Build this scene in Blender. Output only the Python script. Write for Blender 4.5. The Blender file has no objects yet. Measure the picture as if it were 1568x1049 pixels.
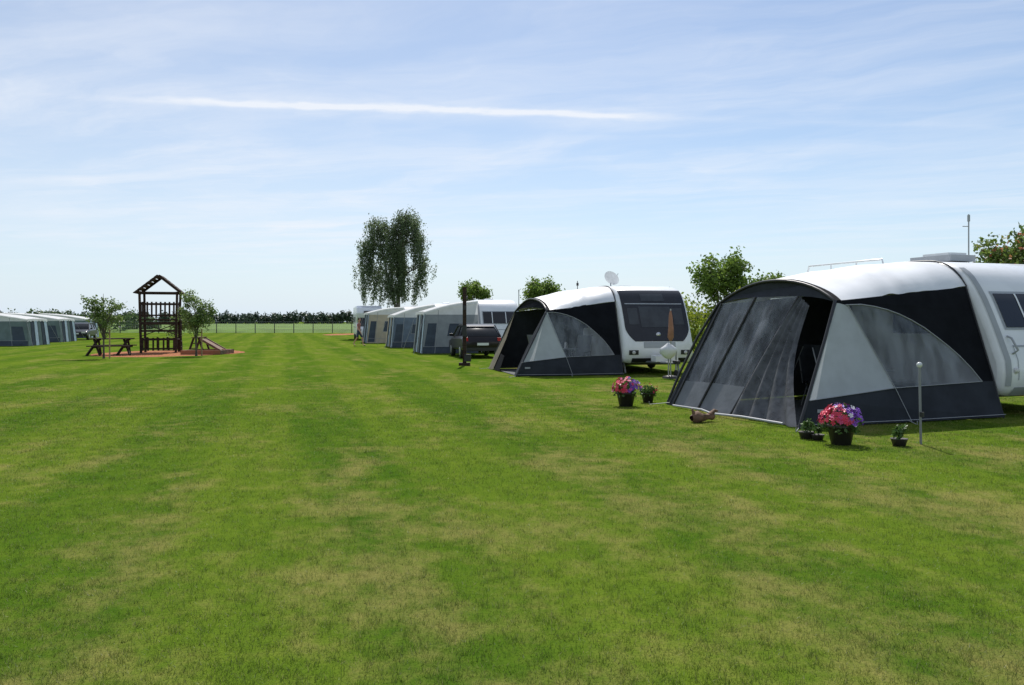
import bpy, math, random
import numpy as np
from mathutils import Vector, Matrix, noise
R=random.Random(7)
scene=bpy.context.scene
COL=scene.collection
# ------------------------------------------------------------ node helpers
def setin(nt,node,key,val):
    s=node.inputs[key]
    if isinstance(val,bpy.types.NodeSocket): nt.links.new(val,s)
    else:
        if hasattr(s.default_value,'__len__') and not hasattr(val,'__len__'): val=[val]*len(s.default_value)
        if hasattr(s.default_value,'__len__') and len(s.default_value)==4 and len(val)==3: val=tuple(val)+(1,)
        s.default_value=val
def nd(nt,t,ins={},**kw):
    n=nt.nodes.new(t)
    for k,v in kw.items(): setattr(n,k,v)
    for k,v in ins.items(): setin(nt,n,k,v)
    return n
def mth(nt,op,a,b=None,c=None,clamp=False):
    n=nt.nodes.new('ShaderNodeMath'); n.operation=op; n.use_clamp=clamp
    setin(nt,n,0,a)
    if b is not None: setin(nt,n,1,b)
    if c is not None: setin(nt,n,2,c)
    return n.outputs[0]
def mixc(nt,f,a,b):
    n=nt.nodes.new('ShaderNodeMix'); n.data_type='RGBA'
    setin(nt,n,0,f); setin(nt,n,6,a); setin(nt,n,7,b)
    return n.outputs[2]
def sstep(nt,v,lo,hi,a=0.,b=1.):
    n=nt.nodes.new('ShaderNodeMapRange'); n.interpolation_type='SMOOTHSTEP'
    setin(nt,n,0,v); setin(nt,n,1,lo); setin(nt,n,2,hi); setin(nt,n,3,a); setin(nt,n,4,b)
    return n.outputs[0]
def comb(nt,x,y,z):
    n=nt.nodes.new('ShaderNodeCombineXYZ'); setin(nt,n,0,x); setin(nt,n,1,y); setin(nt,n,2,z); return n.outputs[0]
def noi(nt,vec,scale,detail=4,rough=.55,dist=0.):
    n=nd(nt,'ShaderNodeTexNoise',{'Scale':scale,'Detail':detail,'Roughness':rough,'Distortion':dist})
    nt.links.new(vec,n.inputs['Vector']); return n.outputs[0]
def newmat(name):
    m=bpy.data.materials.new(name); m.use_nodes=True; nt=m.node_tree; nt.nodes.clear()
    out=nt.nodes.new('ShaderNodeOutputMaterial'); return m,nt,out
def M(name,col,rough=.6,metal=0.,var=.12,scale=3.,bump=0.,bscale=30.,transl=0.,alpha=1.,coat=0.,spec=.5,stretch=(1,1,1),island=0.,bdist=.02):
    m,nt,out=newmat(name)
    tc=nt.nodes.new('ShaderNodeTexCoord').outputs['Object']
    mp=nd(nt,'ShaderNodeMapping',{'Scale':stretch}); nt.links.new(tc,mp.inputs['Vector']); v=mp.outputs[0]
    n=noi(nt,v,scale,5)
    f=sstep(nt,n,.3,.7)
    if island:
        g=nt.nodes.new('ShaderNodeNewGeometry')
        f=mth(nt,'ADD',mth(nt,'MULTIPLY',f,1-island),mth(nt,'MULTIPLY',g.outputs['Random Per Island'],island))
    lo=tuple(c*(1-var) for c in col); hi=tuple(min(1,c*(1+var)) for c in col)
    c=mixc(nt,f,lo,hi)
    p=nd(nt,'ShaderNodeBsdfPrincipled',{'Base Color':c,'Roughness':rough,'Metallic':metal,'Coat Weight':coat,'Specular IOR Level':spec})
    if bump:
        b=nd(nt,'ShaderNodeBump',{'Strength':bump,'Distance':bdist,'Height':noi(nt,v,bscale,3)})
        nt.links.new(b.outputs[0],p.inputs['Normal'])
    sh=p.outputs[0]
    if transl:
        t=nd(nt,'ShaderNodeBsdfTranslucent',{'Color':c})
        mx=nd(nt,'ShaderNodeMixShader',{0:transl,1:sh,2:t.outputs[0]}); sh=mx.outputs[0]
    if alpha<1:
        t=nt.nodes.new('ShaderNodeBsdfTransparent')
        mx=nd(nt,'ShaderNodeMixShader',{0:alpha,1:t.outputs[0],2:sh}); sh=mx.outputs[0]
    nt.links.new(sh,out.inputs[0]); return m
def leafmat(name,dark,light,transl=.35,tip=None):
    m,nt,out=newmat(name)
    g=nt.nodes.new('ShaderNodeNewGeometry')
    n=noi(nt,g.outputs['Position'],.9,3)
    f=mth(nt,'ADD',mth(nt,'MULTIPLY',g.outputs['Random Per Island'],.6),mth(nt,'MULTIPLY',sstep(nt,n,.35,.65),.4))
    c=mixc(nt,f,dark,light)
    if tip: c=mixc(nt,sstep(nt,g.outputs['Random Per Island'],.9,.93),c,tip)
    p=nd(nt,'ShaderNodeBsdfPrincipled',{'Base Color':c,'Roughness':.5,'Specular IOR Level':.4})
    t=nd(nt,'ShaderNodeBsdfTranslucent',{'Color':c})
    mx=nd(nt,'ShaderNodeMixShader',{0:transl,1:p.outputs[0],2:t.outputs[0]})
    nt.links.new(mx.outputs[0],out.inputs[0]); return m
# ------------------------------------------------------------ mesh helpers
def empty(name,loc=(0,0,0),rz=0.):
    e=bpy.data.objects.new(name,None); e.empty_display_size=.3
    e.location=loc; e.rotation_euler=(0,0,rz); COL.objects.link(e); return e
class MB:
    def __init__(s): s.v=[];s.f=[];s.m=[];s.sm=[];s.mats=[]
    def mi(s,mat):
        if mat not in s.mats: s.mats.append(mat)
        return s.mats.index(mat)
    def add(s,vs,fs,mat,smooth=False):
        o=len(s.v); s.v+= [tuple(v) for v in vs]; k=s.mi(mat)
        for f in fs: s.f.append([i+o for i in f]); s.m.append(k); s.sm.append(smooth)
    def box(s,c,size,mat,rot=None):
        x,y,z=[k/2 for k in size]
        vs=[Vector((i*x,j*y,k*z)) for i in(-1,1) for j in(-1,1) for k in(-1,1)]
        if rot is not None: 
            mt=Matrix.Rotation(rot[2],3,'Z')@Matrix.Rotation(rot[1],3,'Y')@Matrix.Rotation(rot[0],3,'X')
            vs=[mt@v for v in vs]
        vs=[v+Vector(c) for v in vs]
        s.add(vs,[(0,1,3,2),(4,6,7,5),(0,4,5,1),(2,3,7,6),(0,2,6,4),(1,5,7,3)],mat)
    def beam(s,p,q,w,h,mat):
        p=Vector(p);q=Vector(q);d=(q-p).normalized()
        up=Vector((0,0,1)) if abs(d.z)<.95 else Vector((0,1,0))
        a=d.cross(up).normalized()*w/2; b=a.cross(d).normalized()*h/2
        vs=[p-a-b,p+a-b,p+a+b,p-a+b,q-a-b,q+a-b,q+a+b,q-a+b]
        s.add(vs,[(0,1,2,3),(7,6,5,4),(0,4,5,1),(1,5,6,2),(2,6,7,3),(3,7,4,0)],mat)
    def path(s,pts,rads,mat,n=8):
        pts=[Vector(p) for p in pts]
        if not hasattr(rads,'__len__'): rads=[rads]*len(pts)
        vs=[];ref=Vector((.3,.9,.1)).normalized()
        for i,p in enumerate(pts):
            d=(pts[min(i+1,len(pts)-1)]-pts[max(i-1,0)]).normalized()
            if abs(d.dot(ref))>.95: ref=Vector((1,0,.05)).normalized()
            a=d.cross(ref).normalized(); b=d.cross(a)
            for k in range(n):
                t=2*math.pi*k/n; vs.append(p+(a*math.cos(t)+b*math.sin(t))*rads[i])
        fs=[(i*n+k,i*n+(k+1)%n,(i+1)*n+(k+1)%n,(i+1)*n+k) for i in range(len(pts)-1) for k in range(n)]
        s.add(vs,fs,mat,True)
        s.add(vs[:n],[tuple(range(n))],mat); s.add(vs[-n:],[tuple(range(n))],mat)
    def grid(s,fn,nu,nv,mat,smooth=True):
        vs=[fn(i/nu,j/nv) for i in range(nu+1) for j in range(nv+1)]
        fs=[(i*(nv+1)+j,(i+1)*(nv+1)+j,(i+1)*(nv+1)+j+1,i*(nv+1)+j+1) for i in range(nu) for j in range(nv)]
        s.add(vs,fs,mat,smooth)
    def poly(s,pts,mat): s.add(pts,[tuple(range(len(pts)))],mat)
    def lathe(s,c,prof,mat,n=20,axis='Z',sx=1.):
        vs=[]
        for r,z in prof:
            for k in range(n):
                t=2*math.pi*k/n
                o=(r*math.cos(t),r*math.sin(t)*sx,z)
                if axis=='X': o=(z,r*math.cos(t),r*math.sin(t))
                if axis=='Y': o=(r*math.cos(t),z,r*math.sin(t))
                vs.append(Vector(c)+Vector(o))
        fs=[(i*n+k,i*n+(k+1)%n,(i+1)*n+(k+1)%n,(i+1)*n+k) for i in range(len(prof)-1) for k in range(n)]
        s.add(vs,fs,mat,True)
    def prism(s,prof,x0,x1,r,mat,cap=None,taper=None):
        n=len(prof); P=[Vector((a,b)) for a,b in prof]
        area=sum(P[i].x*P[(i+1)%n].y-P[(i+1)%n].x*P[i].y for i in range(n))
        sg=1 if area>0 else -1
        N=[]
        for i in range(n):
            d=(P[(i+1)%n]-P[i]).normalized()+(P[i]-P[i-1]).normalized()
            d.normalize(); N.append(Vector((-d.y,d.x))*sg)
        st=[(x0,r),(x0+.12*r,.53*r),(x0+.4*r,.2*r),(x0+r,0),(x1-r,0),(x1-.4*r,.2*r),(x1-.12*r,.53*r),(x1,r)]
        vs=[]
        for x,ins in st:
            for i in range(n):
                q=P[i]+N[i]*ins
                xx=x
                if taper: xx=(x-(x0+x1)/2)*taper(q.y)+(x0+x1)/2
                vs.append((xx,q.x,q.y))
        fs=[(j*n+i,j*n+(i+1)%n,(j+1)*n+(i+1)%n,(j+1)*n+i) for j in range(len(st)-1) for i in range(n)]
        s.add(vs,fs,mat,True)
        s.poly(vs[:n],cap or mat); s.poly(vs[-n:],cap or mat)
    def build(s,name,parent=None,bevel=0):
        me=bpy.data.meshes.new(name); me.from_pydata(s.v,[],s.f)
        for m in s.mats: me.materials.append(m)
        me.polygons.foreach_set('material_index',s.m); me.polygons.foreach_set('use_smooth',s.sm)
        me.update()
        o=bpy.data.objects.new(name,me); COL.objects.link(o)
        if parent: o.parent=parent
        if bevel:
            b=o.modifiers.new('b','BEVEL'); b.width=bevel; b.segments=2; b.limit_method='ANGLE'
        return o
def np_mesh(name,V,k,mat,parent=None):
    V=np.asarray(V,dtype=np.float32).reshape(-1,3); n=len(V)//k
    me=bpy.data.meshes.new(name); me.vertices.add(len(V)); me.vertices.foreach_set('co',V.ravel())
    me.loops.add(len(V)); me.loops.foreach_set('vertex_index',np.arange(len(V),dtype=np.int32))
    me.polygons.add(n); me.polygons.foreach_set('loop_start',np.arange(n,dtype=np.int32)*k)
    me.materials.append(mat); me.update(calc_edges=True); me.validate()
    o=bpy.data.objects.new(name,me); COL.objects.link(o)
    if parent: o.parent=parent
    return o
# ------------------------------------------------------------ materials
white=M('caravan_white_paint',(.80,.81,.82),.3,var=.04,coat=.3)
greytrim=M('grey_trim',(.36,.38,.40),.4,var=.05)
glass=M('dark_acrylic',(.012,.013,.016),.08,var=.2,spec=.6)
glass2=M('inner_window',(.035,.04,.045),.1,var=.3,spec=.6)
blackp=M('black_plastic',(.02,.02,.022),.45,var=.2)
rubber=M('tyre_rubber',(.02,.02,.02),.85,var=.2)
chrome=M('alloy',(.55,.56,.58),.3,metal=.8,var=.05)
silver=M('silver_awning_roof',(.72,.73,.74),.42,var=.08,bump=.35,bscale=2.2,scale=1.2,stretch=(1,.5,1))
blackfab=M('black_awning_fabric',(.009,.010,.013),.85,var=.2,bump=.5,bscale=3,spec=.08)
darkgrey=M('dark_grey_fabric',(.034,.038,.046),.8,var=.15,bump=.5,bscale=3,spec=.12)
midgrey=M('mid_grey_fabric',(.17,.18,.20),.8,var=.1,bump=.3,bscale=6,spec=.2)
lightfab=M('light_grey_fabric',(.55,.58,.61),.75,var=.06,bump=.5,bscale=3,transl=.3,spec=.2)
filmm=M('clear_window_film',(.24,.26,.29),.14,var=.6,scale=2.2,stretch=(1.6,1.6,.5),bump=.5,bscale=1.6,alpha=.40,bdist=.08)
meshfab=M('mesh_fabric',(.12,.125,.14),.8,var=.3,scale=6,alpha=.74,bump=.4,bscale=5,spec=.2)
tanfab=M('tan_canopy_fabric',(.35,.30,.22),.8,var=.1,transl=.4,bump=.3,bscale=5)
piping=M('piping',(.35,.36,.38),.5,var=.05)
polem=M('black_pole',(.02,.02,.022),.4,var=.1)
carpet=M('awning_carpet',(.10,.105,.11),.95,var=.2,scale=20)
red=M('red_lamp',(.5,.02,.02),.25,var=.05)
lamp=M('lamp_lens',(.6,.6,.58),.15,var=.05)
wood=M('dark_stained_wood',(.045,.028,.02),.75,var=.4,scale=4,bump=.4,stretch=(1,1,6),spec=.2)
wood2=M('weathered_wood',(.16,.09,.055),.8,var=.35,scale=6,bump=.5)
bark=M('bark',(.10,.08,.06),.9,var=.35,scale=8,bump=.7,bscale=20)
barkbirch=M('birch_bark',(.22,.20,.18),.85,var=.5,scale=5,bump=.6,bscale=20,stretch=(1,1,3))
stake=M('tree_stake_wood',(.35,.22,.12),.8,var=.2)
metalg=M('galvanised_metal',(.35,.36,.37),.4,metal=.6,var=.1)
# ------------------------------------------------------------ ground
def lawn_color(nt):
    g=nt.nodes.new('ShaderNodeNewGeometry'); P=g.outputs['Position']
    sp=nt.nodes.new('ShaderNodeSeparateXYZ'); nt.links.new(P,sp.inputs[0]); x,y=sp.outputs[0],sp.outputs[1]
    P=comb(nt,x,y,0.)
    w=mth(nt,'ADD',mth(nt,'MULTIPLY',x,.963),mth(nt,'MULTIPLY',y,.27))
    al=mth(nt,'ADD',mth(nt,'MULTIPLY',x,-.27),mth(nt,'MULTIPLY',y,.963))
    warp=noi(nt,comb(nt,mth(nt,'MULTIPLY',w,.25),mth(nt,'MULTIPLY',al,.06),0.),1.,3)
    wv=mth(nt,'ADD',w,mth(nt,'MULTIPLY',warp,2.0))
    st=mth(nt,'SINE',mth(nt,'MULTIPLY',wv,2*math.pi/2.3))
    st=sstep(nt,st,-.5,.5)
    streak=noi(nt,comb(nt,mth(nt,'MULTIPLY',w,2.6),mth(nt,'MULTIPLY',al,.14),3.),1.,5,.65)
    p1=noi(nt,P,.35,5,.6); p2=noi(nt,P,2.2,6,.7); p4=noi(nt,P,11.,4,.65); p3=noi(nt,P,45.,4,.7)
    f=mth(nt,'MULTIPLY',st,.26)
    f=mth(nt,'ADD',f,mth(nt,'MULTIPLY',sstep(nt,streak,.3,.7),.22))
    f=mth(nt,'ADD',f,mth(nt,'MULTIPLY',sstep(nt,p1,.3,.7),.18))
    f=mth(nt,'ADD',f,mth(nt,'MULTIPLY',sstep(nt,p2,.3,.7),.20))
    f=mth(nt,'ADD',f,mth(nt,'MULTIPLY',sstep(nt,p4,.3,.7),.14))
    c=mixc(nt,f,(.036,.098,.008),(.150,.205,.022))
    d0=noi(nt,comb(nt,mth(nt,'MULTIPLY',w,.8),mth(nt,'MULTIPLY',al,.36),9.),1.,6,.62)
    d0=mth(nt,'ADD',d0,mth(nt,'MULTIPLY',mth(nt,'SUBTRACT',p2,.5),.75))
    nearb=sstep(nt,y,3.,10.,.06,-.005)
    rb=sstep(nt,x,-1.,3.5,-.01,.06)
    d0=mth(nt,'ADD',d0,mth(nt,'ADD',nearb,rb))
    dry=mth(nt,'MULTIPLY',sstep(nt,d0,.45,.78),.70)
    c=mixc(nt,dry,c,(.260,.218,.078))
    c=mixc(nt,sstep(nt,p3,.35,.75,0.,.35),c,(.035,.080,.006))
    return c,p3
m_lawn,nt,out=newmat('lawn')
c,p3=lawn_color(nt)
p=nd(nt,'ShaderNodeBsdfDiffuse',{'Color':c})
b=nd(nt,'ShaderNodeBump',{'Strength':.6,'Distance':.03,'Height':p3}); nt.links.new(b.outputs[0],p.inputs['Normal'])
nt.links.new(p.outputs[0],out.inputs[0])
m_blade,nt,out=newmat('grass_blade')
c,_=lawn_color(nt)
g=nt.nodes.new('ShaderNodeNewGeometry'); rnd=g.outputs['Random Per Island']
c=mixc(nt,sstep(nt,rnd,0.,1.,0.,.45),c,(.18,.27,.035))
c=mixc(nt,sstep(nt,rnd,.90,.92,0.,.6),c,(.40,.35,.17))
p=nd(nt,'ShaderNodeBsdfPrincipled',{'Base Color':c,'Roughness':.5,'Specular IOR Level':.3})
t=nd(nt,'ShaderNodeBsdfTranslucent',{'Color':c})
mx=nd(nt,'ShaderNodeMixShader',{0:.40,1:p.outputs[0],2:t.outputs[0]}); nt.links.new(mx.outputs[0],out.inputs[0])
g=MB(); g.grid(lambda u,v:((u-.5)*3000,-60+v*2400,0),6,6,m_lawn,False); g.build('ground')
rng=np.random.default_rng(3)
NB=560000
ys=np.linspace(2.6,34,900); dens=(1.3*ys+4)*(3.5/ys)**1.6*np.clip((34-ys)/20,0,1)**1.3; cdf=np.cumsum(dens); cdf/=cdf[-1]
Y=np.interp(rng.random(NB),cdf,ys); X=(rng.random(NB)-.5)*(1.3*Y+4)
nt_=26000; TY=np.interp(rng.random(nt_),cdf,ys); TX=(rng.random(nt_)-.5)*(1.3*TY+4); k=rng.integers(0,nt_,NB); tuft=rng.random(NB)<.45
X=np.where(tuft,TX[k]+rng.normal(size=NB)*.022*np.clip(TY[k]/5,1,3),X); Y=np.where(tuft,TY[k]+rng.normal(size=NB)*.022*np.clip(TY[k]/5,1,3),Y)
hgt=rng.uniform(.008,.026,NB)*np.where(tuft,1.5,.9); wd=rng.uniform(.0018,.0036,NB)*np.clip(Y/6,1,2.4); th=rng.random(NB)*2*np.pi
lean=rng.uniform(.004,.026,NB); lt=rng.random(NB)*2*np.pi
V=np.zeros((NB,3,3),np.float32)
dx=np.cos(th)*wd/2; dy=np.sin(th)*wd/2
V[:,0]=np.stack([X-dx,Y-dy,np.zeros(NB)],1); V[:,1]=np.stack([X+dx,Y+dy,np.zeros(NB)],1)
V[:,2]=np.stack([X+np.cos(lt)*lean,Y+np.sin(lt)*lean,hgt],1)
np_mesh('lawn_grass',V,3,m_blade)
mulch=M('bark_mulch',(.33,.13,.06),.95,var=.4,scale=12,bump=.8,spec=.1)
def patch(name,cx,cy,rx,ry,mat,z=.006):
    g=MB(); pts=[]
    for k in range(60):
        t=2*math.pi*k/60; r=1+.12*noise.noise(Vector((math.cos(t)*1.7,math.sin(t)*1.7,cx)))+.03*R.random()
        pts.append((cx+rx*r*math.cos(t),cy+ry*r*math.sin(t),z))
    g.poly(pts,mat); g.build(name)
patch('bark_mulch_bed',-17.2,41.0,3.5,4.4,mulch)
patch('clay_path',-20.8,100,1.8,7,mulch)
cropm=M('crop_leaves',(.10,.17,.025),.8,var=.3,scale=.2,bump=1,bscale=2,spec=.1)
g=MB()
def cf(u,v):
    x=-420+u*840; y=114+(v**1.6)*270
    z=.0 if v==0 else .45+.08*noise.noise(Vector((x*.6,y*.3,0)))
    return (x,y,z)
g.grid(cf,420,18,cropm,False); g.build('crop_field')
# ------------------------------------------------------------ foliage
def leaf_quads(seed,blobs,n,size,nclump,cr=(.25,.25,.2),shell=.5):
    r=np.random.default_rng(seed); B=np.array(blobs,float)
    w=B[:,3]*B[:,4]*B[:,5]; w/=w.sum()
    ci=r.choice(len(B),nclump,p=w); d=r.normal(size=(nclump,3)); d/=np.linalg.norm(d,axis=1)[:,None]
    rad=(shell+(1-shell)*r.random(nclump))*(.85+.25*r.random(nclump))
    C=B[ci,:3]+d*rad[:,None]*B[ci,3:6]
    wt=r.random(nclump)**1.3+.15; wt/=wt.sum()
    li=r.choice(nclump,n,p=wt); P=C[li]+r.normal(size=(n,3))*np.array(cr)
    a=r.normal(size=(n,3)); a/=np.linalg.norm(a,axis=1)[:,None]
    b=r.normal(size=(n,3)); b=np.cross(a,b); b/=np.linalg.norm(b,axis=1)[:,None]
    s=size*(.55+.8*r.random(n))[:,None]
    P[:,2]=np.maximum(P[:,2],.05)
    V=np.stack([P-a*s*.5,P+b*s*.28,P+a*s*.5,P-b*s*.28],1)
    return V,C
def wig(p,q,n,amp,seed):
    p=Vector(p);q=Vector(q);out=[]
    for i in range(n+1):
        t=i/n; o=Vector((noise.noise(Vector((t*3,seed,0))),noise.noise(Vector((t*3,seed,5))),0))*amp*math.sin(math.pi*t)
        out.append(p.lerp(q,t)+o)
    return out
def tree(name,loc,trunk_h,trunk_r,blobs,n,size,ncl,mat,cr,seed,shell=.45,barkm=None,limbs=14):
    e=empty(name,loc); V,C=leaf_quads(seed,blobs,n,size,ncl,cr,shell)
    np_mesh('leaves',V,4,mat,e)
    g=MB(); bm_=barkm or bark
    top=max(b[2]+b[5]*.3 for b in blobs)
    tp=wig((0,0,-.05),(R.uniform(-.1,.1),0,top),10,.12*trunk_h*.3,seed)
    g.path(tp,[trunk_r*(1-.85*i/10)*(1.25 if i==0 else 1) for i in range(11)],bm_,8)
    for k in range(limbs):
        c=Vector(C[(k*7)%len(C)]); t=R.uniform(.3,.85); i=int(t*10)
        st=tp[i]
        if st.z>c.z: st=tp[max(2,i-3)]
        pts=wig(st,c,6,.25*trunk_r*4,seed+k+1); pts[3].z+=.05*(c-st).length
        g.path(pts,[trunk_r*(.45-.4*j/6)*(1-.5*t) +.004 for j in range(7)],bm_,5)
    g.build('trunk_and_limbs',e); return e
lm_birch=leafmat('birch_leaves',(.07,.105,.05),(.21,.27,.14),.48)
lm_fruit=leafmat('fruit_tree_leaves',(.08,.14,.03),(.22,.30,.09),.5)
lm_bush=leafmat('shrub_leaves',(.08,.15,.025),(.20,.29,.05),.5)
lm_hedge=leafmat('hedge_leaves',(.13,.20,.02),(.34,.38,.04),.5)
lm_red=leafmat('red_tip_leaves',(.08,.14,.03),(.20,.27,.06),.5,(.40,.15,.08))
lm_far=leafmat('far_leaves',(.035,.062,.042),(.08,.12,.07),.2)
def birch(name,loc,seed):
    e=empty(name,loc); r=np.random.default_rng(seed)
    lobes=[(-1.7,0,10.3,1.2,1.3,1.0,3.0),(1.0,.2,10.8,1.5,1.5,1.2,3.4),(-.2,0,9.8,1.1,1.2,.9,3.2),(-2.7,0,8.6,1.0,1.1,.9,3.4),(2.1,0,9.0,.95,1.2,1.0,3.2),(-2.9,.2,6.6,.9,1.0,.8,3.4),(2.3,0,6.9,.9,1.0,.8,3.4),(0,-.4,8.2,1.6,1.5,1.1,3.4),(-1.5,.3,6.3,1.2,1.2,.7,3.2),(.5,.3,6.4,1.3,1.2,.7,3.2),(-.4,-.8,5.2,1.6,1.0,.4,2.6),(3.6,0,6.6,.35,.4,.25,1.5),(1.9,0,5.2,.8,.8,.4,2.6),(-2.8,0,4.9,.9,.8,.4,2.4),(.3,-.8,4.6,1.3,.8,.4,1.8)]
    L=np.array(lobes); w=L[:,3]*L[:,4]*(L[:,5]+L[:,6]*.4); w/=w.sum(); ns=540
    ci=r.choice(len(L),ns,p=w); d=r.normal(size=(ns,3)); d/=np.linalg.norm(d,axis=1)[:,None]; d[:,2]=np.abs(d[:,2])
    C=L[ci,:3]+d*L[ci,3:6]*(.3+.75*r.random(ns))[:,None]
    ln=L[ci,6]*r.uniform(.3,1.,ns); ln=np.minimum(ln,C[:,2]-2.0-r.random(ns)*1.1)
    ok=ln>.3; C=C[ok]; ln=ln[ok]; ns=len(C)
    n=42000; wt=ln*(.3+r.random(ns)); wt/=wt.sum(); li=r.choice(ns,n,p=wt); t=r.random(n)
    sp=(.17-.09*t)[:,None]; P=C[li]+r.normal(size=(n,3))*sp
    P[:,2]-=t*ln[li]; ph=r.random(ns)*6.28
    P[:,0]+=.14*np.sin(ph[li]+t*3)
    a=r.normal(size=(n,3)); a[:,2]-=.8; a/=np.linalg.norm(a,axis=1)[:,None]
    b=np.cross(a,r.normal(size=(n,3))); b/=np.linalg.norm(b,axis=1)[:,None]
    s=.175*(.55+.8*r.random(n))[:,None]
    np_mesh('leaves',np.stack([P-a*s*.5,P+b*s*.25,P+a*s*.5,P-b*s*.25],1),4,lm_birch,e)
    g=MB(); tp=wig((0,0,-.1),(.5,0,11.2),12,.5,seed)
    g.path(tp,[.22*(1-.9*i/12)+.02 for i in range(13)],barkbirch,10)
    tp2=wig(tp[2],(-1.8,0,10.6),8,.4,seed+2); g.path(tp2,[.14*(1-.85*i/8)+.01 for i in range(9)],barkbirch,8)
    for k in range(60):
        c=Vector(C[(k*13)%ns]); src=tp if c.x>-.8 else tp2
        st=min(src,key=lambda q:abs(q.z-(c.z-1.2)))
        pts=wig(st,c,6,.4,seed+k+5)
        g.path(pts,[.05-.0065*j for j in range(7)],bark,5)
        g.path([c,c+Vector((.05,0,-float(ln[(k*13)%ns])*.9))],[.012,.004],bark,4)
    g.build('trunk_and_limbs',e)
birch('birch_tree',(-10.6,75,0),11)
tree('fruit_tree',(-17.5,35,0),3,.045,[(-.35,0,2.3,.55,.5,.55),(.35,0,2.2,.5,.5,.5),(0,0,1.7,.55,.5,.45),(-.8,0,2.75,.2,.2,.12),(.55,0,1.6,.3,.3,.3)],2400,.10,100,lm_fruit,(.09,.09,.07),21,.2,limbs=20)
tree('fruit_tree',(-14.5,37.5,0),3.2,.05,[(-.25,0,2.5,.5,.5,.6),(.45,0,2.0,.5,.5,.6),(0,0,1.5,.6,.5,.55),(.9,0,2.1,.25,.3,.35),(-.5,0,1.9,.35,.35,.4)],3800,.10,120,lm_fruit,(.10,.10,.08),22,.2,limbs=20)
tree('fruit_tree',(-18.6,46,0),2.5,.04,[(0,0,1.5,.8,.6,.5),(-.5,0,1.1,.4,.4,.4)],1800,.12,60,lm_fruit,(.14,.14,.12),23,.2,limbs=10)
for (x,y) in ((-17.25,35),(-14.25,37.5)):
    g=MB(); g.path([(x,y,0),(x,y,1.25)],.03,stake,8); g.box((x-.12,y,1.1),(.26,.02,.05),blackp); g.build('tree_stake')
tree('shrub_tree',(8.0,31,0),3.6,.07,[(0,0,3.05,1.2,1.0,.85),(-.8,0,3.3,.5,.5,.5),(.45,0,3.75,.45,.5,.5),(1.1,0,2.7,.6,.6,.6)],7000,.14,210,lm_bush,(.14,.14,.12),31,.35)
tree('shrub_tree',(9.9,31.5,0),3.2,.05,[(0,0,2.9,.5,.5,.5),(.3,0,3.2,.25,.25,.3)],1800,.12,60,lm_bush,(.12,.12,.11),32,.3)
tree('shrub_tree',(1.6,46,0),3.5,.06,[(0,0,3.2,1.0,.8,.65),(-.5,0,3.7,.4,.4,.35),(.6,0,3.0,.6,.5,.4)],5000,.16,120,lm_bush,(.16,.16,.14),33,.3)
tree('shrub_tree',(-2.8,56,0),3.5,.06,[(0,0,3.7,.8,.8,.7),(-.4,0,4.2,.3,.3,.3),(.8,0,3.4,.5,.5,.4)],4000,.17,80,lm_bush,(.16,.16,.14),34,.3)
tree('shrub_tree',(12.6,20.3,0),3.4,.07,[(-.3,0,2.9,1.0,.8,.75),(.6,0,3.1,.8,.8,.8),(-.75,0,3.45,.3,.3,.3),(.2,0,3.6,.45,.4,.35)],6000,.12,180,lm_red,(.13,.13,.12),35,.3)
bl=[]
for i in range(46):
    t=i/45; bl.append((10.9-10.5*t,20+38*t,1.25+.1*R.random(),.7,.7,1.35+.15*R.random()))
V,C=leaf_quads(41,bl,42000,.14,1500,(.16,.16,.16),.4); np_mesh('hedge',V,4,lm_hedge)
bl=[]
x=-330
while x<330:
    h=5.4+1.3*noise.noise(Vector((x*.02,0,0)))+R.uniform(-.5,1.3); w=R.uniform(1.6,3.4)
    bl.append((x,430+R.uniform(-8,8),h*.5,w,2.5,h*.55)); x+=w*R.uniform(.45,.75)
V,C=leaf_quads(42,bl,120000,1.25,6500,(.6,.8,.7),.1); np_mesh('distant_tree_line',V,4,lm_far)
bl=[]
for i in range(40): bl.append((-80+R.uniform(0,26),120+R.uniform(-4,4),1.3,1.4,1.2,R.uniform(1.,1.9)))
V,C=leaf_quads(43,bl,9000,.45,300,(.4,.4,.4),.3); np_mesh('field_edge_shrubs',V,4,leafmat('edge_leaves',(.04,.08,.03),(.12,.18,.06)))
g=MB()
for i in range(26):
    x=-58+i*2.6; g.beam((x,110,0),(x,110,1.6),.09,.09,polem)
for z in (.15,.5,.85,1.2,1.55): g.beam((-58,110,z),(7,110,z),.016,.016,metalg)
for i in range(260): g.beam((-58+i*.25,110.01,.1),(-58+i*.25,110.01,1.55),.010,.010,metalg)
g.build('wire_fence')
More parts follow.
